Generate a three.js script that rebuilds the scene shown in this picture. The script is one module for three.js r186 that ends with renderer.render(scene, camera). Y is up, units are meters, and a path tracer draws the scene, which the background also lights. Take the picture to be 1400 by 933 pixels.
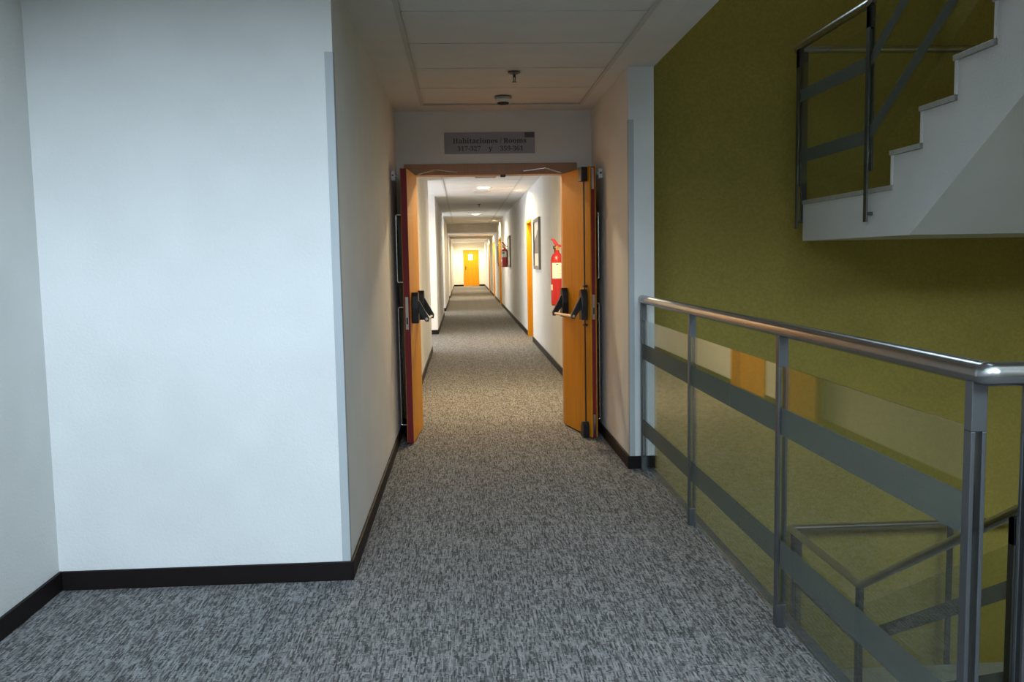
import * as THREE from 'three';
import { mergeGeometries } from 'three/addons/utils/BufferGeometryUtils.js';
import { RoundedBoxGeometry } from 'three/addons/geometries/RoundedBoxGeometry.js';
import { RectAreaLightUniformsLib } from 'three/addons/lights/RectAreaLightUniformsLib.js';

// ---------------------------------------------------------------- camera, sky, daylight, exposure
RectAreaLightUniformsLib.init();
const scene = new THREE.Scene();
const camera = new THREE.PerspectiveCamera(2 * Math.atan(466.5 / 1200) * 180 / Math.PI, 1400 / 933, 0.05, 200);
camera.position.set(0, 1.40, 0);
camera.rotation.order = 'YXZ';
camera.rotation.set(-0.09279, -0.05434, -0.0175);
scene.add(camera);
const renderer = new THREE.WebGLRenderer();
renderer.toneMapping = THREE.LinearToneMapping;
renderer.toneMappingExposure = 1.0;
renderer.shadowMap.enabled = true;
scene.background = new THREE.Color(0.62, 0.78, 1.0);
scene.backgroundIntensity = 0.35;
// daylight entering through the two tall high windows of the lobby behind the camera and the stairwell rooflight: lights of the size of their glazing
const ZO_WIN = -6.57, dayColor = new THREE.Color(0.66, 0.835, 1.0);
for (const [w, h, x, y, z, tx, ty, tz, power, name] of [
  [1.02, 1.64, -1.205, 3.55, 1.58, -1.205, 3.55, -4, 27.5, 'window_daylight'],
  [2.10, 1.64, 1.57, 3.55, 1.58, 1.57, 3.55, -4, 27.5, 'window_daylight'],
  [0.9, 2.2, 1.85, 6.17, -3.4, 1.85, 0, -3.4, 2.3, 'rooflight_daylight'],
  [0.64, 1.05, 1.77, 4.025, ZO_WIN, 1.77, 4.025, 0, 7.5, 'stair_window_daylight'],
]) {
  const L = new THREE.RectAreaLight(dayColor, power, w, h); L.name = name; L.position.set(x, y, z); L.lookAt(tx, ty, tz); scene.add(L);
}

// ---------------------------------------------------------------- helpers
let seed = 20240611;
const rnd = () => { seed = (seed * 1664525 + 1013904223) >>> 0; return seed / 4294967296; };
const names = new Map();
function numbered(n) { const k = names.get(n) ?? 0; names.set(n, k + 1); return k ? `${n}_${String(k).padStart(3, '0')}` : n; }
const lin = (r, g, b) => new THREE.Color().setRGB(r, g, b);

function planarUV(g) {                       // uv in metres by the dominant axis of the normal
  const p = g.attributes.position, n = g.attributes.normal, uv = new Float32Array(p.count * 2);
  for (let i = 0; i < p.count; i++) {
    const ax = Math.abs(n.getX(i)), ay = Math.abs(n.getY(i)), az = Math.abs(n.getZ(i));
    const x = p.getX(i), y = p.getY(i), z = p.getZ(i);
    if (ay >= ax && ay >= az) { uv[2 * i] = x; uv[2 * i + 1] = -z; } else if (ax >= az) { uv[2 * i] = z; uv[2 * i + 1] = y; } else { uv[2 * i] = x; uv[2 * i + 1] = y; }
  }
  g.setAttribute('uv', new THREE.BufferAttribute(uv, 2));
  return g;
}
const flat = (g) => { const r = g.index ? g.toNonIndexed() : g; for (const k of Object.keys(r.attributes)) if (!['position', 'normal', 'uv'].includes(k)) r.deleteAttribute(k); return r; };
const merged = (list) => list.length === 1 ? list[0] : mergeGeometries(list.map(flat));
function bx(x0, x1, y0, y1, z0, z1, r = 0) {
  const w = x1 - x0, h = y1 - y0, d = z1 - z0;
  const g = r > 0 ? new RoundedBoxGeometry(w, h, d, 2, Math.min(r, w / 2.01, h / 2.01, d / 2.01)) : new THREE.BoxGeometry(w, h, d);
  g.translate((x0 + x1) / 2, (y0 + y1) / 2, (z0 + z1) / 2);
  return planarUV(g);
}
function rod(a, b, r, seg = 14) {
  const A = new THREE.Vector3(...a), B = new THREE.Vector3(...b), d = B.clone().sub(A);
  const g = new THREE.CylinderGeometry(r, r, d.length(), seg);
  g.applyQuaternion(new THREE.Quaternion().setFromUnitVectors(new THREE.Vector3(0, 1, 0), d.clone().normalize()));
  g.translate((A.x + B.x) / 2, (A.y + B.y) / 2, (A.z + B.z) / 2);
  return g;
}
function bar(a, b, w, t, up = [0, 1, 0]) {    // flat bar from a to b
  const A = new THREE.Vector3(...a), B = new THREE.Vector3(...b), d = B.clone().sub(A), L = d.length();
  const m = new THREE.Matrix4().lookAt(B, A, new THREE.Vector3(...up));
  const g = new THREE.BoxGeometry(w, t, L); g.applyMatrix4(m); g.translate((A.x + B.x) / 2, (A.y + B.y) / 2, (A.z + B.z) / 2);
  return g;
}
function tubePath(pts, r, bend = 0.03, seg = 18) {   // tube with mitre-like tight bends
  const v = pts.map((p) => new THREE.Vector3(...p)), path = new THREE.CurvePath();
  let prev = v[0];
  for (let i = 1; i < v.length; i++) {
    if (i < v.length - 1) {
      const a = v[i].clone().add(prev.clone().sub(v[i]).setLength(Math.min(bend, prev.distanceTo(v[i]) / 2)));
      const b = v[i].clone().add(v[i + 1].clone().sub(v[i]).setLength(bend));
      path.add(new THREE.LineCurve3(prev, a)); path.add(new THREE.QuadraticBezierCurve3(a, v[i], b)); prev = b;
    } else path.add(new THREE.LineCurve3(prev, v[i]));
  }
  const g = [];
  for (const c of path.curves) g.push(new THREE.TubeGeometry(c, c.isLineCurve3 ? 1 : 8, r, seg, false));
  for (const [p, q] of [[v[0], v[1]], [v[v.length - 1], v[v.length - 2]]]) {
    const d = p.clone().sub(q).normalize(), c = new THREE.CircleGeometry(r, seg);
    c.applyQuaternion(new THREE.Quaternion().setFromUnitVectors(new THREE.Vector3(0, 0, 1), d)); c.translate(p.x, p.y, p.z); g.push(c);
  }
  return merged(g);
}
const mv = (g, x, y, z) => { g.translate(x, y, z); return g; };
function extrudeYZ(pts, x0, x1, bevel = 0) {  // profile given as [z, y], pushed from x0 to x1
  const s = new THREE.Shape(pts.map(([z, y]) => new THREE.Vector2(z, y)));
  const g = new THREE.ExtrudeGeometry(s, { depth: x1 - x0 - 2 * bevel, bevelEnabled: bevel > 0, bevelSize: bevel, bevelThickness: bevel, bevelSegments: 2, curveSegments: 10 });
  g.applyMatrix4(new THREE.Matrix4().makeBasis(new THREE.Vector3(0, 0, 1), new THREE.Vector3(0, 1, 0), new THREE.Vector3(-1, 0, 0)));   // shape x -> z, depth -> -x
  g.translate(x1 - bevel, 0, 0);
  return planarUV(g);
}
function mesh(name, geos, mat, parent) {
  const m = new THREE.Mesh(merged([].concat(geos)), mat);
  m.name = parent === scene || !parent ? numbered(name) : name;
  m.castShadow = m.receiveShadow = true;
  (parent ?? scene).add(m);
  return m;
}
function tag(o, label, category, group, kind) { o.userData.label = label; o.userData.category = category; if (group) o.userData.group = group; if (kind) o.userData.kind = kind; return o; }
function thing(name, label, category, pos = [0, 0, 0], group, kind) {
  const g = new THREE.Group(); g.name = numbered(name); g.position.set(...pos); scene.add(g);
  return tag(g, label, category, group, kind);
}
const struct = (name, geos, mat, label, category) => tag(mesh(name, geos, mat), label, category, null, 'structure');

// ---------------------------------------------------------------- textures
function dataTex(n, f, srgb) {
  const d = new Uint8Array(n * n * 4);
  for (let y = 0; y < n; y++) for (let x = 0; x < n; x++) { const c = f(x, y), o = 4 * (y * n + x); d[o] = c[0]; d[o + 1] = c[1]; d[o + 2] = c[2]; d[o + 3] = 255; }
  const t = new THREE.DataTexture(d, n, n); t.wrapS = t.wrapT = THREE.RepeatWrapping; t.magFilter = THREE.LinearFilter; t.minFilter = THREE.LinearMipmapLinearFilter; t.generateMipmaps = true;
  if (srgb) t.colorSpace = THREE.SRGBColorSpace; t.needsUpdate = true; return t;
}
function noiseGrid(n, cells) {                // tiling value noise
  const v = new Float32Array(cells * cells).map(() => rnd());
  return (x, y) => {
    const fx = x / n * cells, fy = y / n * cells, ix = Math.floor(fx), iy = Math.floor(fy), a = fx - ix, b = fy - iy, s = a * a * (3 - 2 * a), t = b * b * (3 - 2 * b);
    const g = (i, j) => v[((j % cells + cells) % cells) * cells + (i % cells + cells) % cells];
    return (g(ix, iy) * (1 - s) + g(ix + 1, iy) * s) * (1 - t) + (g(ix, iy + 1) * (1 - s) + g(ix + 1, iy + 1) * s) * t;
  };
}
// loop-pile carpet: short yarn dashes running along and across, in three greys
const CN = 1024, CW = 1.6, carpetH = new Float32Array(CN * CN).fill(0.5);
{
  const big = noiseGrid(CN, 24), mid = noiseGrid(CN, 90);
  for (let i = 0; i < CN * CN; i++) carpetH[i] = 0.50 + 0.16 * (big(i % CN, Math.floor(i / CN)) - 0.5) + 0.24 * (mid(i % CN, Math.floor(i / CN)) - 0.5);
  for (let k = 0; k < 25000; k++) {
    const along = rnd() < 0.72, L = along ? 8 + rnd() * rnd() * 52 : 4 + rnd() * rnd() * 16, W = 1.8 + rnd() * 2.0, x0 = Math.floor(rnd() * CN), y0 = Math.floor(rnd() * CN), v = rnd() < 0.46 ? -0.34 * (0.4 + rnd()) : 0.20 * (0.4 + rnd());
    for (let a = 0; a < L; a++) for (let b = 0; b < W; b++) {
      const x = (x0 + Math.floor(along ? b : a)) % CN, y = (y0 + Math.floor(along ? a : b)) % CN, i = y * CN + x;
      carpetH[i] = carpetH[i] * 0.35 + 0.65 * (0.5 + v);
    }
  }
}
const carpetMap = dataTex(CN, (x, y) => { const h = carpetH[y * CN + x] + (rnd() - 0.5) * 0.12, v = 26 + Math.max(0, Math.min(1, h)) * 166; return [v * 1.0, v * 0.992, v * 0.985]; }, true);
carpetMap.repeat.set(1 / CW, 1 / CW);
const carpetBump = dataTex(CN, (x, y) => { const h = Math.max(0, Math.min(1, carpetH[y * CN + x] + (rnd() - 0.5) * 0.3)) * 255; return [h, h, h]; });
carpetBump.repeat.set(1 / CW, 1 / CW);
const rollN = 512, roll1 = noiseGrid(rollN, 128), roll2 = noiseGrid(rollN, 17), roll3 = noiseGrid(rollN, 5);
const rollerBump = dataTex(rollN, (x, y) => { const v = 255 * (0.6 * roll1(x, y) + 0.4 * roll2(x, y)); return [v, v, v]; });
rollerBump.repeat.set(1 / 0.9, 1 / 0.9);
const paintMap = dataTex(rollN, (x, y) => { const v = 246 + 6 * (roll2(x, y) - 0.5) + 7 * (roll3(x, y) - 0.5); return [v, v, v]; }, true);
paintMap.repeat.set(1 / 2.3, 1 / 2.3);
const WN = 512, wn1 = noiseGrid(WN, 64), wn2 = noiseGrid(WN, 9), wn3 = noiseGrid(WN, 128);
const woodMap = dataTex(WN, (x, y) => { const g = 0.55 * wn1((x * 3) % WN, (y / 10) % WN) + 0.3 * wn2(x, (y / 6) % WN) + 0.15 * wn3((x * 4) % WN, (y / 3) % WN), k = 0.86 + 0.22 * g; return [255 * Math.min(1, k), 250 * Math.min(1, k * 0.99), 243 * Math.min(1, k * 0.97)]; }, true);
woodMap.repeat.set(1 / 0.7, 1 / 1.4);
const brushed = dataTex(256, (x, y) => { const v = 120 + 90 * ((Math.sin(y * 91.7) * 43758.5) % 1) + 20 * rnd(); return [v, v, v]; });
const oliveMap = dataTex(rollN, (x, y) => { const v = 238 + 22 * (roll1(x, y) - 0.5) + 16 * (roll3(x, y) - 0.5); return [v, v, v * 0.99]; }, true);
oliveMap.repeat.set(1 / 1.7, 1 / 1.7);

// ---------------------------------------------------------------- materials
const M = {};
M.wall = new THREE.MeshStandardMaterial({ color: lin(0.77, 0.765, 0.745), map: paintMap, roughness: 0.62, bumpMap: rollerBump, bumpScale: 0.0008 });
M.ceil = new THREE.MeshStandardMaterial({ color: lin(0.77, 0.765, 0.745), map: paintMap, roughness: 0.9 });
M.tile = new THREE.MeshStandardMaterial({ color: lin(0.77, 0.765, 0.745), map: paintMap, roughness: 0.95, bumpMap: rollerBump, bumpScale: 0.0015 });
M.tileTrim = new THREE.MeshStandardMaterial({ color: lin(0.55, 0.55, 0.53), roughness: 0.6 });
M.dark = new THREE.MeshStandardMaterial({ color: lin(0.03, 0.03, 0.03), roughness: 0.8 });
M.olive = new THREE.MeshStandardMaterial({ color: lin(0.42, 0.325, 0.064), map: oliveMap, roughness: 0.75, bumpMap: rollerBump, bumpScale: 0.001 });
M.carpet = new THREE.MeshStandardMaterial({ color: lin(1, 1, 1), map: carpetMap, roughness: 1.0, bumpMap: carpetBump, bumpScale: 0.004 });
M.slab = new THREE.MeshStandardMaterial({ color: lin(0.45, 0.44, 0.40), roughness: 0.9 });
M.base = new THREE.MeshPhysicalMaterial({ color: lin(0.010, 0.0065, 0.0065), roughness: 0.5, specularIntensity: 0.35 });
M.wood = new THREE.MeshPhysicalMaterial({ color: lin(0.62, 0.285, 0.016), map: woodMap, roughness: 0.5, specularIntensity: 0.2, clearcoat: 0.05, clearcoatRoughness: 0.15 });
M.woodDark = new THREE.MeshPhysicalMaterial({ color: lin(0.36, 0.17, 0.06), map: woodMap, roughness: 0.45, clearcoat: 0.2, clearcoatRoughness: 0.3 });
M.red = new THREE.MeshStandardMaterial({ color: lin(0.20, 0.003, 0.010), roughness: 0.6 });
M.black = new THREE.MeshStandardMaterial({ color: lin(0.012, 0.012, 0.014), roughness: 0.4 });
M.steel = new THREE.MeshStandardMaterial({ color: lin(0.52, 0.52, 0.52), metalness: 1, roughness: 0.28 });
M.rail = new THREE.MeshPhysicalMaterial({ color: lin(0.38, 0.38, 0.385), metalness: 1, roughness: 0.24 });
M.postSteel = new THREE.MeshStandardMaterial({ color: lin(0.15, 0.155, 0.165), metalness: 0.85, roughness: 0.38 });
M.frameGrey = new THREE.MeshStandardMaterial({ color: lin(0.22, 0.21, 0.19), metalness: 0.6, roughness: 0.4 });
M.chrome = new THREE.MeshStandardMaterial({ color: lin(0.7, 0.7, 0.7), metalness: 1, roughness: 0.22 });
M.glass = new THREE.MeshPhysicalMaterial({ color: lin(0.93, 0.96, 0.94), transmission: 1, thickness: 0, roughness: 0.0, ior: 1.52 });
M.frost = new THREE.MeshPhysicalMaterial({ color: lin(0.15, 0.168, 0.15), transmission: 0.2, thickness: 0, transparent: true, opacity: 0.66, roughness: 0.95, ior: 1.4, specularIntensity: 0.3 });
M.guard = new THREE.MeshStandardMaterial({ color: lin(0.42, 0.44, 0.45), roughness: 0.5 });
M.white = new THREE.MeshStandardMaterial({ color: lin(0.72, 0.72, 0.70), roughness: 0.5 });
M.stair = new THREE.MeshStandardMaterial({ color: lin(0.77, 0.765, 0.745), map: paintMap, roughness: 0.7, bumpMap: rollerBump, bumpScale: 0.0008 });
M.marble = new THREE.MeshStandardMaterial({ color: lin(0.50, 0.49, 0.45), map: oliveMap, roughness: 0.35 });
M.extRed = new THREE.MeshPhysicalMaterial({ color: lin(0.40, 0.007, 0.010), roughness: 0.35, clearcoat: 0.6, clearcoatRoughness: 0.15 });
M.paper = new THREE.MeshStandardMaterial({ color: lin(0.78, 0.77, 0.72), roughness: 0.7 });
M.brass = new THREE.MeshStandardMaterial({ color: lin(0.62, 0.45, 0.18), metalness: 1, roughness: 0.35 });
M.lampWarm = new THREE.MeshStandardMaterial({ color: lin(0.9, 0.9, 0.85), emissive: lin(1.0, 0.86, 0.58), emissiveIntensity: 9 });
M.sash = new THREE.MeshStandardMaterial({ color: lin(0.55, 0.55, 0.55), roughness: 0.4, metalness: 0.3 });

// ---------------------------------------------------------------- setting: key planes (metres)
const XL = -0.525, XR = 1.081, XC = 1.246, ZF = -3.81, ZC = -5.684, ZD = -7.30, ZB = -7.42, CH = 2.61, XL2 = -0.50, XR2 = 1.175, ZO = -6.6, ZEND = -47.6, CL = 2.33;
const ZW = 1.6, HC = 4.7, ZH = -1.5, XA = -1.78, XSR = 5.0, YB = -3.53, YT = 6.2;

struct('floor', [
  bx(XA - 0.15, 1.195, -0.30, 0, ZB, ZW),
  bx(1.195, 2.44, -0.30, 0, -1.90, ZW),
  bx(2.44, XSR, -0.30, 0, -2.414, ZW),
  bx(-2.4, 1.45, -0.30, 0, ZEND - 0.2, ZB),
], M.carpet, 'grey flecked loop-pile carpet running through lobby and corridor', 'carpet');
struct('trim_1', [bx(1.197, 1.240, -0.02, 0.006, ZC, -1.905, 0.003)], M.postSteel, 'narrow dark metal strip edging the carpet under the glass railing', 'trim');
struct('floor', [bx(1.241, XSR, YB - 0.2, YB, ZO, -1.9)], M.slab, 'concrete floor at the bottom of the olive stairwell', 'floor');

// walls of the lobby and vestibule
struct('wall_left', [bx(XA - 0.15, XA, 0, CH, ZF, ZW), bx(XA - 0.15, XA, CH, HC, ZH, ZW)], M.wall, 'white painted side wall of the lobby niche', 'wall');
struct('wall_front', [bx(XA - 0.15, XL, 0, CH, ZF - 0.15, ZF)], M.wall, 'bright white wall beside the carpeted passage, lit by daylight', 'wall');
struct('wall_passage', [bx(XL - 0.15, XL, 0, CH, ZD, ZF - 0.15)], M.wall, 'long white passage wall running from the wall corner to the fire door', 'wall');
struct('wall_right', [bx(XR, XC, 0, CH, ZB, ZC)], M.wall, 'short white wall between the fire door and the stairwell railing', 'wall');
{
  const dl = -0.462, dr = 0.925;
  struct('wall_doorway', [bx(XL - 0.15, dl, 0, CH, ZB, ZD), bx(dr, XR, 0, CH, ZB, ZD), bx(dl, dr, 2.185, CH, ZB, ZD)], M.wall, 'white wall above and beside the double fire door', 'wall');
  struct('trim_2', [bx(dl, dl + 0.09, 0, 2.185, ZB - 0.02, ZD + 0.015, 0.004), bx(dr - 0.09, dr, 0, 2.185, ZB - 0.02, ZD + 0.015, 0.004), bx(dl, dr + 0.03, 2.095, 2.185, ZB - 0.02, ZD + 0.02, 0.004)], M.woodDark, 'brown wooden frame of the double fire door', 'door frame');
}
// stairwell shell
struct('wall_stairwell', [bx(XC, XSR, YB, 3.44, ZO - 0.15, ZO), bx(XC, XSR, 4.61, YT, ZO - 0.15, ZO), bx(XC, 1.39, 3.44, 4.61, ZO - 0.15, ZO), bx(2.15, XSR, 3.44, 4.61, ZO - 0.15, ZO)], M.olive, 'tall olive green stairwell wall behind the stairs', 'wall');
{
  const w = thing('window_9', 'aluminium window high in the olive stairwell wall', 'window', [0, 0, 0], null, 'structure');
  mesh('window_frame', [bx(1.39, 2.15, 3.44, 3.49, ZO - 0.1, ZO - 0.04), bx(1.39, 2.15, 4.56, 4.61, ZO - 0.1, ZO - 0.04), bx(1.39, 1.44, 3.49, 4.56, ZO - 0.1, ZO - 0.04), bx(2.10, 2.15, 3.49, 4.56, ZO - 0.1, ZO - 0.04)], M.sash, w);
  mesh('pane', [bx(1.44, 2.10, 3.49, 4.56, ZO - 0.072, ZO - 0.068)], M.glass, w);
}
struct('wall_stairwell_side', [bx(XSR, XSR + 0.15, YB - 0.2, YT, ZO - 0.15, ZW)], M.olive, 'olive green side wall of the stairwell', 'wall');
struct('wall_stairwell_lower', [bx(1.05, 1.2, YB, -0.30, ZO - 0.15, -1.9), bx(1.05, XSR, YB, -0.30, -1.9, -1.75)], M.olive, 'olive green wall below the carpet edge in the stairwell', 'wall');
struct('wall_stairwell_upper', [bx(1.10, XC, CH, YT, ZO - 0.15, -1.95), bx(1.10, XSR, CH + 0.29, YT, -1.95, -1.80), bx(XC, XSR, 2.30, CH, -1.95, -1.70)], M.olive, 'olive wall closing the stairwell above the passage ceiling', 'wall');
struct('ceiling_stairwell', [bx(1.1, 1.38, YT, YT + 0.15, ZO - 0.15, -1.8), bx(2.32, XSR, YT, YT + 0.15, ZO - 0.15, -1.8), bx(1.38, 2.32, YT, YT + 0.15, ZO - 0.15, -4.52), bx(1.38, 2.32, YT, YT + 0.15, -2.28, -1.8)], M.ceil, 'white ceiling with a rooflight high above the stairwell', 'ceiling');
{
  const w = thing('window_8', 'rooflight high above the stairwell railing', 'window', [0, 0, 0], null, 'structure');
  mesh('pane', [bx(1.38, 2.32, YT + 0.05, YT + 0.06, -4.52, -2.28)], M.glass, w);
}
// back wall with the two high windows that light the lobby
const WY0 = 2.67, WY1 = 4.43, wins = [[-1.775, -0.635], [0.46, 2.68]];
struct('wall_back', [bx(XA - 0.15, wins[0][0], WY0, WY1, ZW, ZW + 0.25), bx(wins[0][1], wins[1][0], WY0, WY1, ZW, ZW + 0.25), bx(wins[1][1], XSR + 0.15, WY0, WY1, ZW, ZW + 0.25), bx(XA - 0.15, XSR + 0.15, -0.3, WY0, ZW, ZW + 0.25), bx(XA - 0.15, XSR + 0.15, WY1, HC + 0.15, ZW, ZW + 0.25)], M.wall, 'white lobby wall with two tall high windows', 'wall');
wins.forEach(([a, b], k) => {
  const w = thing(`window_${k + 6}`, `${['narrower', 'wider'][k]} of the two tall aluminium windows lighting the lobby`, 'window', [0, 0, 0], null, 'structure'), f = 0.06;
  mesh('window_frame', [bx(a, b, WY0, WY0 + f, ZW + 0.1, ZW + 0.16), bx(a, b, WY1 - f, WY1, ZW + 0.1, ZW + 0.16), bx(a, a + f, WY0 + f, WY1 - f, ZW + 0.1, ZW + 0.16), bx(b - f, b, WY0 + f, WY1 - f, ZW + 0.1, ZW + 0.16)], M.sash, w);
  mesh('pane', [bx(a + f, b - f, WY0 + f, WY1 - f, ZW + 0.128, ZW + 0.132)], M.glass, w);
});

// far corridor walls, with niches along one side and doors along the other
const niches = [[-13.5, -16.75], [-22.5, -24.45], [-30.9, -32.6], [-42.4, -44.5]], NX = -2.05;
{
  const LD = [-8.06, -9.12], DH0 = 2.08, g = [bx(XL2 - 0.15, XL2, 0, CH, LD[0], ZB), bx(XL2 - 0.15, XL2, DH0, CH, LD[1], LD[0])]; let z = LD[1];
  for (const [a, b] of niches) { g.push(bx(XL2 - 0.15, XL2, 0, CH, a, z)); z = b; }
  g.push(bx(XL2 - 0.15, XL2, 0, CH, ZEND, z));
  struct('wall_corridor', g, M.wall, 'white corridor wall interrupted by niches beyond the fire door', 'wall');
  const d = thing('door_8', 'honey wood room door facing the extinguisher, behind the open fire door leaf', 'door', [XL2, 0, LD[0]], null, 'structure'), w = LD[0] - LD[1];
  mesh('door_frame', [bx(-0.13, 0.012, 0, DH0, -0.05, 0, 0.003), bx(-0.13, 0.012, 0, DH0, -w, -w + 0.05, 0.003), bx(-0.13, 0.012, DH0 - 0.05, DH0, -w + 0.05, -0.05, 0.003)], M.wood, d);
  const lf = mesh('door_leaf', [bx(-0.12, -0.075, 0.008, DH0 - 0.053, -w + 0.053, -0.053, 0.003)], M.wood, d);
  mesh('handle', [bx(-0.076, -0.068, 0.96, 1.14, -w + 0.13, -w + 0.17, 0.004), rod([-0.072, 1.05, -w + 0.15], [-0.02, 1.05, -w + 0.15], 0.009), rod([-0.022, 1.05, -w + 0.145], [-0.022, 1.05, -w + 0.27], 0.009)], M.chrome, lf);
  niches.forEach(([a, b], k) => {
    const y0 = 0.35, y1 = 2.25, m0 = b + 0.25, m1 = a - 0.25;
    struct('wall_niche', [bx(NX, XL2 - 0.15, 0, CH, a, a + 0.15), bx(NX, XL2 - 0.15, 0, CH, b - 0.15, b),
      bx(NX - 0.15, NX, 0, CH, b - 0.15, m0), bx(NX - 0.15, NX, 0, CH, m1, a + 0.15), bx(NX - 0.15, NX, 0, y0, m0, m1), bx(NX - 0.15, NX, y1, CH, m0, m1)], M.wall,
    `white walls of the ${['first', 'second', 'third', 'last'][k]} corridor niche beyond the fire door`, 'wall');
    const w = thing(`window_${k + 1}`, `window in the ${['first', 'second', 'third', 'last'][k]} corridor niche beyond the fire door`, 'window', [0, 0, 0], null, 'structure');
    mesh('window_frame', [bx(NX - 0.1, NX - 0.04, y0, y0 + 0.05, m0, m1), bx(NX - 0.1, NX - 0.04, y1 - 0.05, y1, m0, m1), bx(NX - 0.1, NX - 0.04, y0, y1, m0, m0 + 0.05), bx(NX - 0.1, NX - 0.04, y0, y1, m1 - 0.05, m1)], M.sash, w);
    mesh('pane', [bx(NX - 0.072, NX - 0.068, y0 + 0.05, y1 - 0.05, m0 + 0.05, m1 - 0.05)], M.glass, w);
    const L = new THREE.RectAreaLight(new THREE.Color(0.86, 0.92, 1.0), [5.2, 5.2, 5.2, 4.5][k], (m1 - m0) - 0.1, y1 - y0 - 0.1);
    L.name = 'niche_daylight'; L.position.set(NX - 0.06, (y0 + y1) / 2, (m0 + m1) / 2); L.lookAt(NX + 2, (y0 + y1) / 2, (m0 + m1) / 2); scene.add(L);
  });
}
const doorsR = [[-14.86, -15.98], [-26.95, -28.1], [-32.25, -33.4], [-38.4, -39.5]], DH = 2.08;
{
  const g = []; let z = ZB;
  for (const [a, b] of doorsR) { g.push(bx(XR2, XR2 + 0.15, 0, CH, a, z)); g.push(bx(XR2, XR2 + 0.15, DH, CH, b, a)); z = b; }
  g.push(bx(XR2, XR2 + 0.15, 0, CH, ZEND, z));
  struct('wall_corridor_doors', g, M.wall, 'white corridor wall with the row of wooden room doors', 'wall');
  const which = ['first', 'second', 'third', 'fourth'];
  doorsR.forEach(([a, b], k) => {
    const d = thing(`door_${k + 1}`, `${which[k]} honey wood room door along the corridor from the fire door`, 'door', [XR2, 0, a], null, 'structure');
    const w = a - b;
    mesh('door_frame', [bx(-0.012, 0.13, 0, DH, -0.05, 0, 0.003), bx(-0.012, 0.13, 0, DH, -w, -w + 0.05, 0.003), bx(-0.012, 0.13, DH - 0.05, DH, -w + 0.05, -0.05, 0.003)], M.wood, d);
    const lf = mesh('door_leaf', [bx(0.075, 0.12, 0.008, DH - 0.053, -w + 0.053, -0.053, 0.003)], M.wood, d);
    mesh('handle', [bx(0.068, 0.076, 0.96, 1.14, -0.17, -0.13, 0.004), rod([0.072, 1.05, -0.15], [0.02, 1.05, -0.15], 0.009), rod([0.022, 1.05, -0.145], [0.022, 1.05, -0.27], 0.009)], M.chrome, lf);
  });
}
// end of the corridor
{
  const dx0 = 0.03, dx1 = 0.87;
  struct('wall_end', [bx(-2.4, dx0, 0, CH, ZEND - 0.15, ZEND), bx(dx1, 1.45, 0, CH, ZEND - 0.15, ZEND), bx(dx0, dx1, 1.94, CH, ZEND - 0.15, ZEND)], M.wall, 'bright white wall closing the far end of the corridor', 'wall');
  const d = thing('door_5', 'honey wood door with a white notice at the far end of the corridor', 'door', [0.45, 0, ZEND], null, 'structure');
  mesh('door_frame', [bx(-0.42, -0.37, 0, 1.94, -0.12, 0.012), bx(0.37, 0.42, 0, 1.94, -0.12, 0.012), bx(-0.37, 0.37, 1.89, 1.94, -0.12, 0.012)], M.wood, d);
  const lf = mesh('door_leaf', [bx(-0.367, 0.367, 0.008, 1.887, -0.06, -0.02)], M.wood, d);
  mesh('handle', [bx(-0.315, -0.265, 0.87, 1.07, -0.02, -0.012, 0.003), rod([-0.29, 1.0, -0.018], [-0.29, 1.0, 0.04], 0.010), rod([-0.295, 1.0, 0.04], [-0.17, 1.0, 0.04], 0.010)], M.black, lf);
  const c = document.createElement('canvas'); c.width = 128; c.height = 160; const x = c.getContext('2d');
  x.fillStyle = '#f4f2ea'; x.fillRect(0, 0, 128, 160); x.strokeStyle = '#b9b6ab'; x.lineWidth = 4;
  for (let i = 0; i < 6; i++) { x.beginPath(); x.moveTo(20, 46 + i * 17); x.lineTo(108 - (i % 3) * 14, 46 + i * 17); x.stroke(); }
  x.strokeRect(44, 12, 40, 20);
  const t = new THREE.CanvasTexture(c); t.colorSpace = THREE.SRGBColorSpace;
  const ng = new THREE.BoxGeometry(0.24, 0.32, 0.004); mv(ng, -0.02, 1.56, -0.017);
  mesh('notice', [ng], new THREE.MeshStandardMaterial({ map: t, roughness: 0.7 }), lf).userData.label = 'white printed notice';
}

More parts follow.
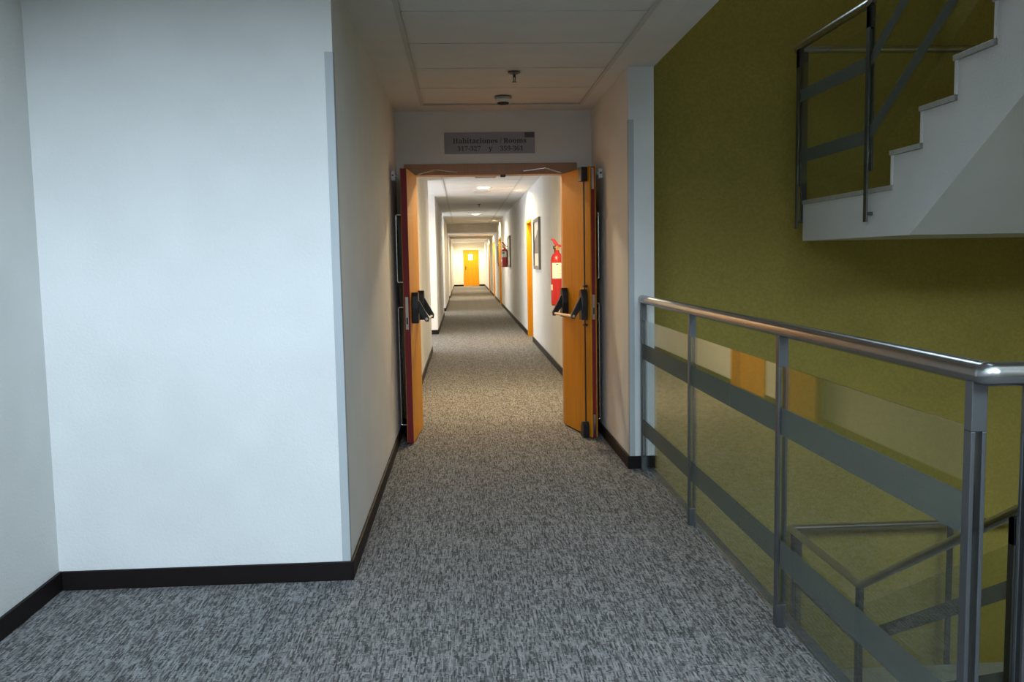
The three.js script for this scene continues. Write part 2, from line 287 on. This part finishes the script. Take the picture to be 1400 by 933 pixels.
// ---------------------------------------------------------------- ceilings
function tiledCeiling(name, y, x0, x1, z0, z1, tx0, tx1, tz0, tz1, pitch, label) {   // z1 < z0; tiles from tz0 back to tz1
  const c = thing(name, label, 'ceiling', [0, 0, 0], null, 'structure');
  mesh('plaster_border', [bx(x0, tx0, y, y + 0.03, z1, z0), bx(tx1, x1, y, y + 0.03, z1, z0), bx(tx0, tx1, y, y + 0.03, tz0, z0), bx(tx0, tx1, y, y + 0.03, z1, tz1)], M.ceil, c);
  mesh('void_cover', [bx(x0, x1, y + 0.03, y + 0.29, z1, z0), bx(tx0, tx1, y + 0.014, y + 0.031, tz1, tz0)], M.dark, c);
  mesh('edge_trim', [bx(tx0 - 0.004, tx0 + 0.022, y - 0.004, y + 0.002, tz1, tz0), bx(tx1 - 0.022, tx1 + 0.004, y - 0.004, y + 0.002, tz1, tz0), bx(tx0, tx1, y - 0.004, y + 0.002, tz1 - 0.004, tz1 + 0.014)], M.tileTrim, c);
  const n = Math.round((tz0 - tz1) / pitch), g = planarUV(new THREE.BoxGeometry(tx1 - tx0 - 0.008, 0.005, pitch - 0.016));
  for (let i = 0; i < n; i++) { const m = new THREE.Mesh(g, M.tile); m.name = 'ceiling_tile'; m.castShadow = m.receiveShadow = true; m.position.set((tx0 + tx1) / 2, y + 0.0095 + (rnd() - 0.5) * 0.001, tz1 + (i + 0.5) * pitch); c.add(m); }
  return c;
}
tiledCeiling('ceiling', CH, XL - 0.3, XC, ZH, ZD, -0.298, 0.965, -7.02 + 0.6445 * 8, -7.02, 0.6445, 'white tiled ceiling over the carpeted passage before the fire door');
struct('ceiling_lobby', [bx(XA - 0.15, XL - 0.3, CH, CH + 0.29, ZF - 0.15, ZH), bx(XC, XSR, CH, CH + 0.29, -1.95, ZH), bx(XA - 0.15, XSR, CH + 0.29, HC, ZH - 0.15, ZH), bx(XA - 0.15, XSR + 0.15, HC, HC + 0.15, ZH - 0.15, ZW + 0.25)], M.ceil, 'plain white plaster ceiling of the lobby', 'ceiling');
tiledCeiling('ceiling_corridor', CH, -2.4, 1.45, ZB, -29.9, -0.29, 0.915, -7.8, -7.8 - 0.6445 * 34, 0.6445, 'white tiled ceiling of the corridor beyond the fire door');
struct('ceiling_corridor_end', [bx(-2.4, 1.45, CL, CL + 0.5, ZEND, -29.9)], M.ceil, 'lower white ceiling at the far end of the corridor', 'ceiling');

// ---------------------------------------------------------------- baseboards
const BH = 0.085, BT = 0.014;
struct('baseboard_left', [bx(XA, XA + BT, 0, BH, ZF, ZW, 0.004)], M.base, 'dark brown baseboard along the lobby niche wall', 'baseboard');
struct('baseboard_front', [bx(XA + BT, XL + BT, 0, BH, ZF, ZF + BT, 0.004)], M.base, 'dark brown baseboard under the bright daylit wall', 'baseboard');
struct('baseboard_passage', [bx(XL, XL + BT, 0, BH, ZD, ZF, 0.004)], M.base, 'dark brown baseboard along the long passage wall', 'baseboard');
struct('baseboard_right', [bx(XR - BT, XR, 0, BH, ZD, ZC, 0.004), bx(XR - BT, XC, 0, BH, ZC, ZC + BT, 0.004)], M.base, 'dark brown baseboard round the end of the short wall by the railing', 'baseboard');
struct('baseboard_doorway', [bx(XL + BT, -0.462, 0, BH, ZD, ZD + BT), bx(0.925, XR - BT, 0, BH, ZD, ZD + BT)], M.base, 'short dark baseboards beside the fire door frame', 'baseboard');
{
  const g = [bx(XL2, XL2 + BT, 0, BH, -8.06, ZB)]; let z = -9.12;
  for (const [a, b] of niches) { g.push(bx(XL2, XL2 + BT, 0, BH, a, z), bx(NX, XL2 + BT, 0, BH, a - BT, a), bx(NX, XL2 + BT, 0, BH, b, b + BT)); z = b; }
  g.push(bx(XL2, XL2 + BT, 0, BH, ZEND, z));
  struct('baseboard_corridor', g, M.base, 'dark baseboard along the corridor wall with niches', 'baseboard');
  const h = []; z = ZB;
  for (const [a, b] of doorsR) { h.push(bx(XR2 - BT, XR2, 0, BH, a, z)); z = b; }
  h.push(bx(XR2 - BT, XR2, 0, BH, ZEND, z));
  struct('baseboard_corridor_doors', h, M.base, 'dark baseboard along the corridor wall with room doors', 'baseboard');
  struct('baseboard_end', [bx(XL2, 0.03, 0, BH, ZEND, ZEND + BT), bx(0.87, XR2, 0, BH, ZEND, ZEND + BT)], M.base, 'dark baseboard beside the far end door', 'baseboard');
}
// corner guards
{
  tag(mesh('corner_guard', [bx(XL - 0.034, XL + 0.002, BH, 2.28, ZF, ZF + 0.002, 0.0008), bx(XL, XL + 0.002, BH, 2.28, ZF - 0.034, ZF + 0.002, 0.0008)], M.guard), 'grey plastic corner guard on the edge of the bright daylit wall', 'corner guard');
  tag(mesh('corner_guard', [bx(XR - 0.002, XR + 0.034, BH, 2.28, ZC, ZC + 0.002, 0.0008), bx(XR - 0.002, XR, BH, 2.28, ZC - 0.034, ZC + 0.002, 0.0008)], M.guard), 'pale plastic corner guard on the wall end by the glass railing', 'corner guard');
}

// ---------------------------------------------------------------- fire door leaves
function fireLeaf(name, s, pivot, turn, W, label, opts) {      // inner face at x = 0, the leaf lies towards s * x, from the hinge at z = 0 to z = W
  const d = thing(name, label, 'door', pivot, null, 'structure'); d.rotation.y = turn;
  const X = (a, b) => s > 0 ? [a, b] : [-b, -a], T = 0.05, Hh = 2.09;
  const sb = (a, b, y0, y1, z0, z1, r) => bx(...X(a, b), y0, y1, z0, z1, r);
  const leaf = mesh('door_leaf', [sb(0, T, 0.012, Hh, 0, W, 0.002)], M.wood, d);
  mesh('red_edge', [sb(opts.lip, T - opts.lip2, 0.013, Hh - 0.002, W - 0.004, W + 0.0015)], M.red, leaf).userData.label = 'dark red intumescent edge';
  mesh('lock_plate', [sb(T / 2 - 0.011, T / 2 + 0.011, opts.lock[0], opts.lock[1], W, W + 0.003, 0.001)], M.steel, leaf);
  mesh('latch_opening', [sb(T / 2 - 0.006, T / 2 + 0.006, opts.lock[0] + 0.04, opts.lock[0] + 0.09, W + 0.0028, W + 0.0042)], M.dark, leaf);
  if (opts.rods) mesh('edge_bolt_plate', [sb(T / 2 - 0.009, T / 2 + 0.009, Hh - 0.17, Hh - 0.01, W, W + 0.003, 0.001), sb(T / 2 - 0.009, T / 2 + 0.009, 0.03, 0.19, W, W + 0.003, 0.001)], M.steel, leaf);
  // panic bar: two tapered black housings with drop arms and a steel bar between the arm ends
  const pb = new THREE.Group(); pb.name = 'panic_bar'; d.add(pb);
  const [z1, z2] = opts.bar, yc = 1.04, tip = [s * -0.115, 0.955];
  for (const z of [z1, z2]) {
    const prof = [[z - 0.026, yc - 0.11], [z - 0.032, yc], [z - 0.024, yc + 0.09], [z - 0.012, yc + 0.115], [z + 0.012, yc + 0.115], [z + 0.024, yc + 0.09], [z + 0.032, yc], [z + 0.026, yc - 0.11]];
    const a = extrudeYZ(prof, ...X(-0.052, -0.0005), 0.006);
    const m = mesh('housing', [a, extrudeArm(s, z, yc)], M.black, pb); m.userData.label = 'black plastic panic bar housing with drop arm';
  }
  mesh('push_bar', [rod([tip[0] + s * 0.004, tip[1], z1 - 0.01], [tip[0] + s * 0.004, tip[1], z2 + 0.012], 0.0115)], M.chrome, pb);
  if (opts.rods) {
    const zr = opts.bar[1] + 0.012;
    mesh('vertical_rod', [rod([s * -0.018, 0.10, zr], [s * -0.018, 2.02, zr], 0.006)], M.black, d);
    for (const y of [0.885, 1.185]) mesh('rod_clip', [sb(-0.03, 0, y - 0.009, y + 0.009, zr - 0.016, zr + 0.016, 0.003)], M.black, d);
    mesh('latch_box', [extrudeYZ([[zr - 0.028, 1.985], [zr + 0.026, 1.985], [zr + 0.03, 2.085], [zr - 0.03, 2.085]], ...X(-0.05, -0.0005), 0.004)], M.black, d);
    mesh('latch_box', [extrudeYZ([[zr - 0.028, 0.015], [zr + 0.028, 0.015], [zr + 0.028, 0.10], [zr + 0.012, 0.125], [zr - 0.012, 0.125], [zr - 0.028, 0.09]], ...X(-0.05, -0.0005), 0.004)], M.black, d);
  }
  // tubular pulls on the face turned to the wall
  const ph = (y0, y1) => tubePath([[s * T, y1, W - 0.075], [s * (T + 0.05), y1, W - 0.075], [s * (T + 0.05), y0, W - 0.075], [s * T, y0, W - 0.075]], 0.006, 0.012, 10);
  mesh('pull_handle', [ph(0.14, 1.05)], M.chrome, d); mesh('pull_handle', [ph(1.24, 1.75)], M.chrome, d);
  // closer arm folded under the frame head
  mesh('closer_arm', [bar([s * -0.02, 2.098, 0.05], [s * -0.17, 2.128, 0.10], 0.016, 0.005), bar([s * -0.17, 2.128, 0.10], [s * -0.33, 2.11, 0.02], 0.016, 0.005)], M.chrome, d);
  return d;
}
function extrudeArm(s, z, yc) {                                    // drop arm: a thick blade leaning out and down
  const pts = [[s * -0.03, yc + 0.06], [s * -0.055, yc + 0.055], [s * -0.126, yc - 0.075], [s * -0.122, yc - 0.102], [s * -0.104, yc - 0.102], [s * -0.045, yc - 0.02], [s * -0.03, yc - 0.02]];
  if (s > 0) pts.reverse();
  const g = new THREE.ExtrudeGeometry(new THREE.Shape(pts.map((p) => new THREE.Vector2(...p))), { depth: 0.016, bevelEnabled: true, bevelSize: 0.003, bevelThickness: 0.003, bevelSegments: 2 });
  return planarUV(mv(g, 0, 0, z - 0.008));
}
fireLeaf('door_6', -1, [-0.360, 0, -7.285], -0.068, 0.635, 'honey wood fire door leaf with red edge by the long passage wall', { lip: 0.001, lip2: 0.004, lock: [0.885, 1.13], bar: [0.13, 0.52], rods: false });
fireLeaf('door_7', 1, [0.826, 0, -7.27], 0.232, 0.622, 'honey wood fire door leaf with black vertical rod beside the short wall', { lip: 0.010, lip2: 0.009, lock: [0.93, 1.12], bar: [0.10, 0.535], rods: true });
tag(mesh('strike_block', [bx(0.325, 0.368, 2.076, 2.0955, ZD - 0.04, ZD + 0.012, 0.004)], M.black), 'small black strike block under the fire door frame head', 'strike');
// magnetic door holders on the walls
for (const [s, x, label] of [[-1, XL, 'small white magnetic door holder on the long passage wall'], [1, XR, 'small white magnetic door holder on the short wall']]) {
  const h = thing('door_holder', label, 'door holder', [x, 2.045, -6.78]);
  const X = (a, b) => s < 0 ? [a, b] : [-b, -a];
  mesh('wall_plate', [bx(...X(0, 0.03), -0.036, 0.036, -0.03, 0.03, 0.004)], M.white, h);
  mesh('magnet', [rod([-s * 0.03, 0, 0], [-s * 0.042, 0, 0], 0.017)], M.steel, h);
  mesh('indicator', [rod([-s * 0.012, 0.003, 0.029], [-s * 0.012, 0.003, 0.032], 0.008)], s < 0 ? M.extRed : M.black, h);
}

// ---------------------------------------------------------------- sign over the door
{
  const W = 0.74, Hs = 0.172, c = document.createElement('canvas'); c.width = 1480; c.height = 344; const x = c.getContext('2d');
  x.fillStyle = '#8f929c'; x.fillRect(0, 0, 1480, 344);
  x.fillStyle = '#23252c'; x.textAlign = 'center'; x.textBaseline = 'alphabetic';
  x.font = 'bold 112px serif'; x.fillText('Habitaciones / Rooms', 740, 178, 1290);
  x.font = 'bold 106px serif'; x.fillText('317-327', 400, 300, 470); x.fillText('y', 750, 300); x.fillText('359-361', 1100, 300, 470);
  x.fillStyle = '#4a4c55'; x.fillRect(1316, 4, 160, 84);
  const t = new THREE.CanvasTexture(c); t.colorSpace = THREE.SRGBColorSpace;
  const s = thing('room_sign', 'grey sign reading Habitaciones / Rooms above the double fire door', 'sign', [0.2425, 2.352, ZD + 0.006]);
  mesh('plate', [bx(-W / 2, W / 2, -Hs / 2, Hs / 2, -0.006, 0.004, 0.002)], new THREE.MeshStandardMaterial({ color: lin(0.27, 0.28, 0.31), roughness: 0.5 }), s);
  mesh('lettering', [new THREE.PlaneGeometry(W - 0.004, Hs - 0.004).translate(0, 0, 0.0046)], new THREE.MeshStandardMaterial({ map: t, roughness: 0.55 }), s);
}

// ---------------------------------------------------------------- ceiling fittings
function lathe(pts, seg = 28) { return new THREE.LatheGeometry(pts.map((p) => new THREE.Vector2(...p)), seg); }
{
  const d = thing('smoke_detector', 'round white smoke detector on the passage ceiling near the sign', 'smoke detector', [0.329, CH - 0.002, -6.70]);
  mesh('base', [lathe([[0, 0.002], [0.066, 0.002], [0.066, -0.006], [0.062, -0.008], [0, -0.008]])], M.guard, d);
  mesh('cover', [lathe([[0, -0.008], [0.060, -0.008], [0.058, -0.020], [0.050, -0.036], [0.046, -0.038], [0, -0.038]])], M.white, d);
  mesh('sensing_chamber', [lathe([[0, -0.038], [0.044, -0.038], [0.042, -0.048], [0.030, -0.052], [0, -0.052]])], M.dark, d).userData.label = 'dark slotted sensing chamber';
}
function sprinkler(pos, label) {
  const d = thing('sprinkler_head', label, 'sprinkler', pos);
  mesh('rose', [lathe([[0, 0.001], [0.042, 0.001], [0.040, -0.005], [0.016, -0.014], [0, -0.014]])], M.postSteel, d);
  mesh('body', [rod([0, -0.01, 0], [0, -0.03, 0], 0.009), rod([0.008, -0.028, 0], [0.004, -0.058, 0], 0.0028, 8), rod([-0.008, -0.028, 0], [-0.004, -0.058, 0], 0.0028, 8)], M.black, d);
  mesh('deflector', [lathe([[0, -0.058], [0.016, -0.060], [0.016, -0.062], [0, -0.062]], 20)], M.postSteel, d);
}
sprinkler([0.362, CH, -5.83], 'dark metal sprinkler head under the tiles of the passage ceiling');
sprinkler([0.385, CH, -19.3], 'small sprinkler head under the corridor ceiling');
function vent(x, z, w, label) {
  const d = thing('air_vent', label, 'air vent', [x, CH, z]);
  mesh('frame', [bx(-w / 2, w / 2, -0.012, 0.002, 0.085, 0.10), bx(-w / 2, w / 2, -0.012, 0.002, -0.10, -0.085), bx(-w / 2, -w / 2 + 0.015, -0.012, 0.002, -0.085, 0.085), bx(w / 2 - 0.015, w / 2, -0.012, 0.002, -0.085, 0.085)], M.white, d);
  mesh('duct', [bx(-w / 2 + 0.015, w / 2 - 0.015, -0.001, 0.002, -0.085, 0.085)], M.dark, d);
  for (let i = 0; i < 4; i++) { const m = mesh('louver', [new THREE.BoxGeometry(w - 0.03, 0.003, 0.034)], M.white, d); m.rotation.x = 0.5; m.position.set(0, -0.008, -0.063 + i * 0.042); }
}
vent(0.36, -13.0, 0.32, 'slatted air vent in the corridor ceiling nearest the fire door');
vent(0.37, -15.95, 0.28, 'slatted air vent in the corridor ceiling behind a round downlight');
function downlight(x, y, z, r, cd, label, group, angle = 1.5) {
  const d = thing('ceiling_light', label, 'light', [x, y, z], group);
  mesh('trim_ring', [lathe([[r, 0.001], [r * 1.25, 0.001], [r * 1.22, -0.010], [r * 1.03, -0.016], [r, -0.006], [r, 0.001]])], M.white, d);
  mesh('lamp_glow', [lathe([[0, -0.012], [r * 0.6, -0.010], [r, -0.003], [0, -0.002]])], M.lampWarm, d);
  const L = new THREE.SpotLight(new THREE.Color(1.0, 0.79, 0.47), cd, 0, angle, 0.3, 2);
  L.name = 'downlight'; L.position.set(0, -0.03, 0); L.target.position.set(0, -2, 0); L.castShadow = true; L.shadow.radius = r / 0.02 * 0.7; d.add(L); d.add(L.target);
}
const nth = ['first', 'second', 'third', 'fourth', 'fifth', 'sixth'];
[[-8.6, CH, 28], [-15.0, CH, 16], [-23.6, CH, 17], [-32.8, CL, 19], [-40.6, CL, 22], [-46.2, CL, 36]].forEach(([z, y, cd], i) => downlight(0.38, y, z, 0.11, cd, `${nth[i]} round downlight along the middle of the corridor ceiling from the fire door`, 'round downlights along the corridor'));
[[-15.5, CH, 12], [-27.6, CH, 13], [-33.2, CL, 10], [-39.0, CL, 10]].forEach(([z, y, cd], i) => downlight(0.98, y, z, 0.06, cd, `small ceiling downlight in front of the ${nth[i]} room door along the corridor`, 'small downlights over the room doors'));

// ---------------------------------------------------------------- pictures and extinguishers along the corridor
function picture(z0, z1, y0, y1, label, tones) {
  const p = thing('picture_frame', label, 'picture', [XR2, 0, (z0 + z1) / 2]), w = Math.abs(z1 - z0) / 2, f = 0.055;
  mesh('frame', [bx(-0.035, -0.001, y0, y0 + f, -w, w, 0.004), bx(-0.035, -0.001, y1 - f, y1, -w, w, 0.004), bx(-0.035, -0.001, y0 + f, y1 - f, -w, -w + f, 0.004), bx(-0.035, -0.001, y0 + f, y1 - f, w - f, w, 0.004)], M.frameGrey, p);
  const c = document.createElement('canvas'); c.width = c.height = 128; const x = c.getContext('2d');
  x.fillStyle = tones[0]; x.fillRect(0, 0, 128, 128); x.fillStyle = tones[1]; x.beginPath(); x.moveTo(0, 52); x.lineTo(50, 40); x.lineTo(84, 22); x.lineTo(128, 46); x.lineTo(128, 92); x.lineTo(0, 92); x.fill(); x.fillStyle = tones[2]; x.fillRect(0, 92, 128, 36);
  const t = new THREE.CanvasTexture(c); t.colorSpace = THREE.SRGBColorSpace;
  const g = new THREE.PlaneGeometry(2 * (w - f), y1 - y0 - 2 * f); g.rotateY(-Math.PI / 2); g.translate(-0.014, (y0 + y1) / 2, 0);
  mesh('print', [g], new THREE.MeshStandardMaterial({ map: t, roughness: 0.5 }), p);
  mesh('backing', [bx(-0.013, -0.001, y0 + 0.02, y1 - 0.02, -w + 0.02, w - 0.02)], M.dark, p);
}
picture(-13.2, -14.22, 1.24, 2.03, 'silver framed picture between the extinguisher and the first room door', ['#cfcbc0', '#7a7068', '#dcd6c2']);
picture(-21.4, -22.4, 1.21, 1.98, 'silver framed picture before the second wall extinguisher', ['#d8d6cc', '#b4b0a4', '#dcd6c2']);
picture(-28.45, -29.3, 1.19, 1.91, 'dark toned picture just past the second room door', ['#6a5f55', '#54493f', '#7a6f60']);
function extrudeLever(H) {                                        // squeeze grip: a curved blade rising away from the wall
  const pts = [[0.03, 0.035], [-0.005, 0.05], [-0.035, 0.075], [-0.045, 0.105], [-0.07, 0.125], [-0.05, 0.13], [-0.022, 0.122], [0.0, 0.085], [0.012, 0.065], [0.05, 0.055], [0.052, 0.04]];
  const g = new THREE.ExtrudeGeometry(new THREE.Shape(pts.map(([x, y]) => new THREE.Vector2(x, y + H))), { depth: 0.018, bevelEnabled: true, bevelSize: 0.003, bevelThickness: 0.003, bevelSegments: 1 });
  return planarUV(mv(g, 0, 0, -0.009));
}
function extinguisher(pos, R, H, label, big) {
  const e = thing('fire_extinguisher', label, 'fire extinguisher', pos);
  mesh('cylinder', [lathe([[0, 0], [R * 0.9, 0], [R, 0.018], [R, H * 0.80], [R * 0.93, H * 0.86], [R * 0.7, H * 0.92], [R * 0.36, H * 0.955], [R * 0.3, H], [0, H]], 32)], M.extRed, e);
  mesh('valve', [rod([0, H, 0], [0, H + 0.05, 0], 0.018), rod([-0.03, H + 0.03, 0], [0.035, H + 0.03, 0], 0.011)], M.brass, e);
  mesh('lever', [extrudeLever(H)], M.extRed, e);
  mesh('gauge', [rod([-0.03, H + 0.03, 0.0], [-0.045, H + 0.03, 0], 0.018)], M.black, e);
  const hose = new THREE.CatmullRomCurve3([[0.0, H + 0.03, -0.02], [-0.01, H + 0.05, -R * 0.9], [-0.02, H * 0.8, -R * 1.35], [-0.03, H * 0.66, -R * 1.3]].map((p) => new THREE.Vector3(...p)));
  mesh('hose', [new THREE.TubeGeometry(hose, 16, 0.010, 8)], M.black, e);
  const horn = lathe([[0.012, 0.16], [0.02, 0.10], [0.028, 0], [0.02, 0], [0, 0.02]], 16); horn.rotateX(0.05); horn.translate(-0.03, H * 0.66 - 0.15, -R * 1.3);
  mesh('horn', [horn], M.black, e);
  const c = document.createElement('canvas'); c.width = 128; c.height = 256; const x = c.getContext('2d');
  x.fillStyle = '#eceadf'; x.fillRect(0, 0, 128, 256);
  if (big) { x.fillStyle = '#3d8a55'; x.fillRect(10, 20, 70, 90); x.fillStyle = '#9a9a90'; for (let i = 0; i < 6; i++) x.fillRect(14, 130 + i * 18, 96, 4); } else { x.fillStyle = '#444'; x.fillRect(50, 14, 26, 16); x.fillStyle = '#a9a79c'; for (let i = 0; i < 9; i++) x.fillRect(14, 50 + i * 21, 96 - (i % 3) * 20, 4); }
  const t = new THREE.CanvasTexture(c); t.colorSpace = THREE.SRGBColorSpace;
  const lab = new THREE.CylinderGeometry(R + 0.0012, R + 0.0012, H * 0.28, 20, 1, true, -0.95, 1.7); lab.translate(0, H * 0.63, 0);
  mesh('instruction_label', [lab], new THREE.MeshStandardMaterial({ map: t, roughness: 0.5, side: THREE.DoubleSide }), e).userData.label = 'white instruction label';
  const lab2 = new THREE.CylinderGeometry(R + 0.0012, R + 0.0012, H * 0.10, 14, 1, true, -1.5, 0.6); lab2.translate(0, H * 0.33, 0);
  mesh('inspection_label', [lab2], new THREE.MeshStandardMaterial({ color: lin(0.74, 0.72, 0.66), roughness: 0.6, side: THREE.DoubleSide }), e).userData.label = 'small white inspection label';
  mesh('wall_bracket', [bx(0.02, XR2 - pos[0], H * 0.70, H * 0.76, -0.03, 0.03)], M.steel, e);
  mesh('wall_hook', [bx(0.01, XR2 - pos[0], H, H + 0.02, -0.02, 0.02)], M.steel, e);
  return e;
}
extinguisher([1.092, 0.858, -10.16], 0.076, 0.64, 'red fire extinguisher with white label hung beside the fire door leaf', false);
extinguisher([1.085, 1.205, -22.9], 0.082, 0.52, 'red fire extinguisher with green and white label further down the corridor', true);

// ---------------------------------------------------------------- glass railing along the stairwell edge
const RY = 1.126, GX = 1.166;
function railPost(kindX, x, z, y0, y1, split0, split1) {      // two flat bars with a slot between them for the glass
  const g = [], q = 0.0155, t = 0.0105;
  if (kindX) {                                               // glass runs along z, bars lie to either side of it
    g.push(bx(x - 0.0185, x - 0.0185 + t, split0, split1, z - q, z + q, 0.002), bx(x + 0.0185 - t, x + 0.0185, split0, split1, z - q, z + q, 0.002));
    g.push(bx(x - 0.0185, x + 0.0185, split1, y1, z - q, z + q, 0.002), bx(x - 0.0185, x + 0.0185, y0, split0, z - q - 0.004, z + q + 0.004, 0.002));
  } else {
    g.push(bx(x - q, x + q, split0, split1, z - 0.0185, z - 0.0185 + t, 0.002), bx(x - q, x + q, split0, split1, z + 0.0185 - t, z + 0.0185, 0.002));
    g.push(bx(x - q, x + q, split1, y1, z - 0.0185, z + 0.0185, 0.002), bx(x - q - 0.004, x + q + 0.004, y0, split0, z - 0.0185, z + 0.0185, 0.002));
  }
  return g;
}
{
  const r = thing('glass_railing', 'steel and glass railing with two frosted bands along the carpeted floor edge', 'railing', [GX, 0, -1.9]);
  const toL = (z) => z + 1.9;
  mesh('handrail', [tubePath([[0, RY, toL(ZC + 0.002)], [0, RY, toL(-1.88)], [1.26, RY, toL(-1.88)]], 0.0275, 0.012, 28)], M.rail, r).userData.label = 'round brushed steel handrail';
  const zs = [-5.645, -4.43, -3.15, -1.925];
  for (const z of zs) mesh('post', railPost(true, 0, toL(z), z === -5.645 ? 0 : 0.0, RY - 0.02, 0.09, 0.99), M.postSteel, r);
  for (const x of [0.105, 1.2]) mesh('post', railPost(false, x, toL(-1.88), 0, RY - 0.02, 0.09, 0.99), M.postSteel, r);
  for (let i = 0; i < 3; i++) {
    const a = toL(zs[i]) - 0.012 + 0.024 * 0, b = toL(zs[i + 1]) + 0.0;
    const p = mesh('glass_panel', [bx(-0.004, 0.004, 0.03, 0.993, a, b)], M.glass, r);
    for (const [y0, y1] of [[0.737, 0.838], [0.236, 0.339]]) mesh('frosted_band', [bx(-0.0055, -0.0042, y0, y1, a + 0.018, b - 0.018)], M.frost, p).userData.label = 'grey frosted film band';
  }
  const p = mesh('glass_panel', [bx(0.105, 1.2, 0.03, 0.993, toL(-1.88) - 0.004, toL(-1.88) + 0.004)], M.glass, r);
  for (const [y0, y1] of [[0.737, 0.838], [0.236, 0.339]]) mesh('frosted_band', [bx(0.125, 1.18, y0, y1, toL(-1.88) + 0.0042, toL(-1.88) + 0.0055)], M.frost, p).userData.label = 'grey frosted film band';
}

// ---------------------------------------------------------------- stairs: two stacked landings with flights rising towards the lobby
const XS = 2.457, RISE = 0.1938, RUN = 0.317, Z1 = -4.95, ZL = -6.26;
function stairs(yL, label, slope0 = 0.611) {
  const s = thing('staircase', label, 'staircase', [XS, yL, ZL]);
  const z = (v) => v - ZL, n = 9, FW = 1.25;
  mesh('landing_slab', [bx(0, XSR - XS - 0.02, -0.29, -0.03, 0, z(Z1) + 0.02)], M.stair, s);
  mesh('landing_top', [bx(-0.006, XSR - XS - 0.02, -0.03, 0, -0.006, z(Z1) + 0.02, 0.004)], M.marble, s);
  const prof = [[z(Z1) + 0.02, -0.29], [z(Z1) + 0.02, -0.02]];
  for (let i = 0; i < n; i++) { const zz = z(Z1) + i * RUN + 0.02; prof.push([zz, (i + 1) * RISE - 0.03]); prof.push([zz + RUN, (i + 1) * RISE - 0.03]); }
  const zEnd = prof[prof.length - 1][0]; if (yL < 0) { prof.pop(); }
  const ze = prof[prof.length - 1][0];
  prof.push([ze, -0.29 + slope0 * (ze - (z(Z1) + 0.22))]); prof.push([z(Z1) + 0.22, -0.29]);
  mesh('flight_body', [extrudeYZ(prof.slice().reverse(), 0, FW)], M.stair, s);
  for (let i = 0; i < n; i++) {
    const zz = z(Z1) + i * RUN;
    mesh('riser', [bx(-0.008, FW, i * RISE, (i + 1) * RISE - 0.028, zz, zz + 0.02, 0.002)], M.stair, s);
    if (yL < 0 && i === n - 1) continue;
    mesh('tread', [bx(-0.012, FW, (i + 1) * RISE - 0.028, (i + 1) * RISE, zz - 0.014, zz + RUN + 0.001, 0.003)], M.marble, s);
  }
  return s;
}
const YL = 1.786, HF = 3.53;
const upperStairs = stairs(YL, 'white staircase with steel and glass railing rising in front of the olive wall');
const lowerStairs = stairs(YL - HF, 'lower staircase with steel handrail seen through the glass railing');
function stairRail(st, nFl) {
  const X0 = XS - 0.03, r = new THREE.Group();
  const z = (v) => v - ZL, h = 1.082, zR = -0.095, zP = [-6.27, -5.18].map(z), slope = 0.605, zEnd = zP[1] + nFl;
  mesh('handrail', [tubePath([[XSR - X0 - 0.06, h, zR], [0, h, zR], [0, h, zP[1]], [0, h + slope * nFl, zEnd]], 0.0255, 0.02, 20)], M.steel, r);
  const post = (zz, lift) => mesh('post', [bx(-0.018, -0.008, -0.20 + lift, h - 0.02 + lift, zz - 0.022, zz + 0.022, 0.002), bx(0.008, 0.018, 0.10 + lift, h - 0.15 + lift, zz - 0.022, zz + 0.022, 0.002), bx(-0.018, 0.018, h - 0.15 + lift, h - 0.02 + lift, zz - 0.022, zz + 0.022, 0.002), rod([-0.01, -0.15 + lift, zz], [0.03, -0.15 + lift, zz], 0.011)], M.postSteel, r);
  post(zP[0], 0); post(zP[1], 0);
  const fz = [zP[1]]; for (let k = 1; k * 1.5 < nFl; k++) { fz.push(zP[1] + k * 1.5); post(zP[1] + k * 1.5, slope * k * 1.5); }
  for (const x of [0.07, 1.25]) mesh('post', [bx(x - 0.022, x + 0.022, -0.16, h - 0.02, zR - 0.008, zR + 0.008, 0.002), rod([x, -0.1, zR], [x, -0.1, 0.01], 0.010)], M.postSteel, r);
  const bands = [[0.262, 0.348], [0.690, 0.775]];
  const p = mesh('glass_panel', [bx(-0.004, 0.004, 0.115, 0.945, zP[0] - 0.01, zP[1])], M.glass, r);
  for (const [a, b] of bands) mesh('frosted_band', [bx(-0.0055, -0.0042, a, b, zP[0] + 0.024, zP[1] - 0.024)], M.frost, p).userData.label = 'frosted film band';
  const slant = (y0, y1, a, b, x0, x1) => extrudeYZ([[a, y0 + slope * (a - zP[1])], [b, y0 + slope * (b - zP[1])], [b, y1 + slope * (b - zP[1])], [a, y1 + slope * (a - zP[1])]], x0, x1);
  for (let i = 0; i + 1 < fz.length; i++) {
    const q = mesh('glass_panel', [slant(0.115, 0.945, fz[i], fz[i + 1], -0.004, 0.004)], M.glass, r);
    for (const [a, b] of bands) mesh('frosted_band', [slant(a, b, fz[i] + 0.024, fz[i + 1] - 0.024, -0.0055, -0.0042)], M.frost, q).userData.label = 'frosted film band';
  }
  for (const c of [...r.children]) { c.position.x -= 0.03; st.add(c); }
}
stairRail(upperStairs, 2.9);
stairRail(lowerStairs, 2.75);

renderer.render(scene, camera);
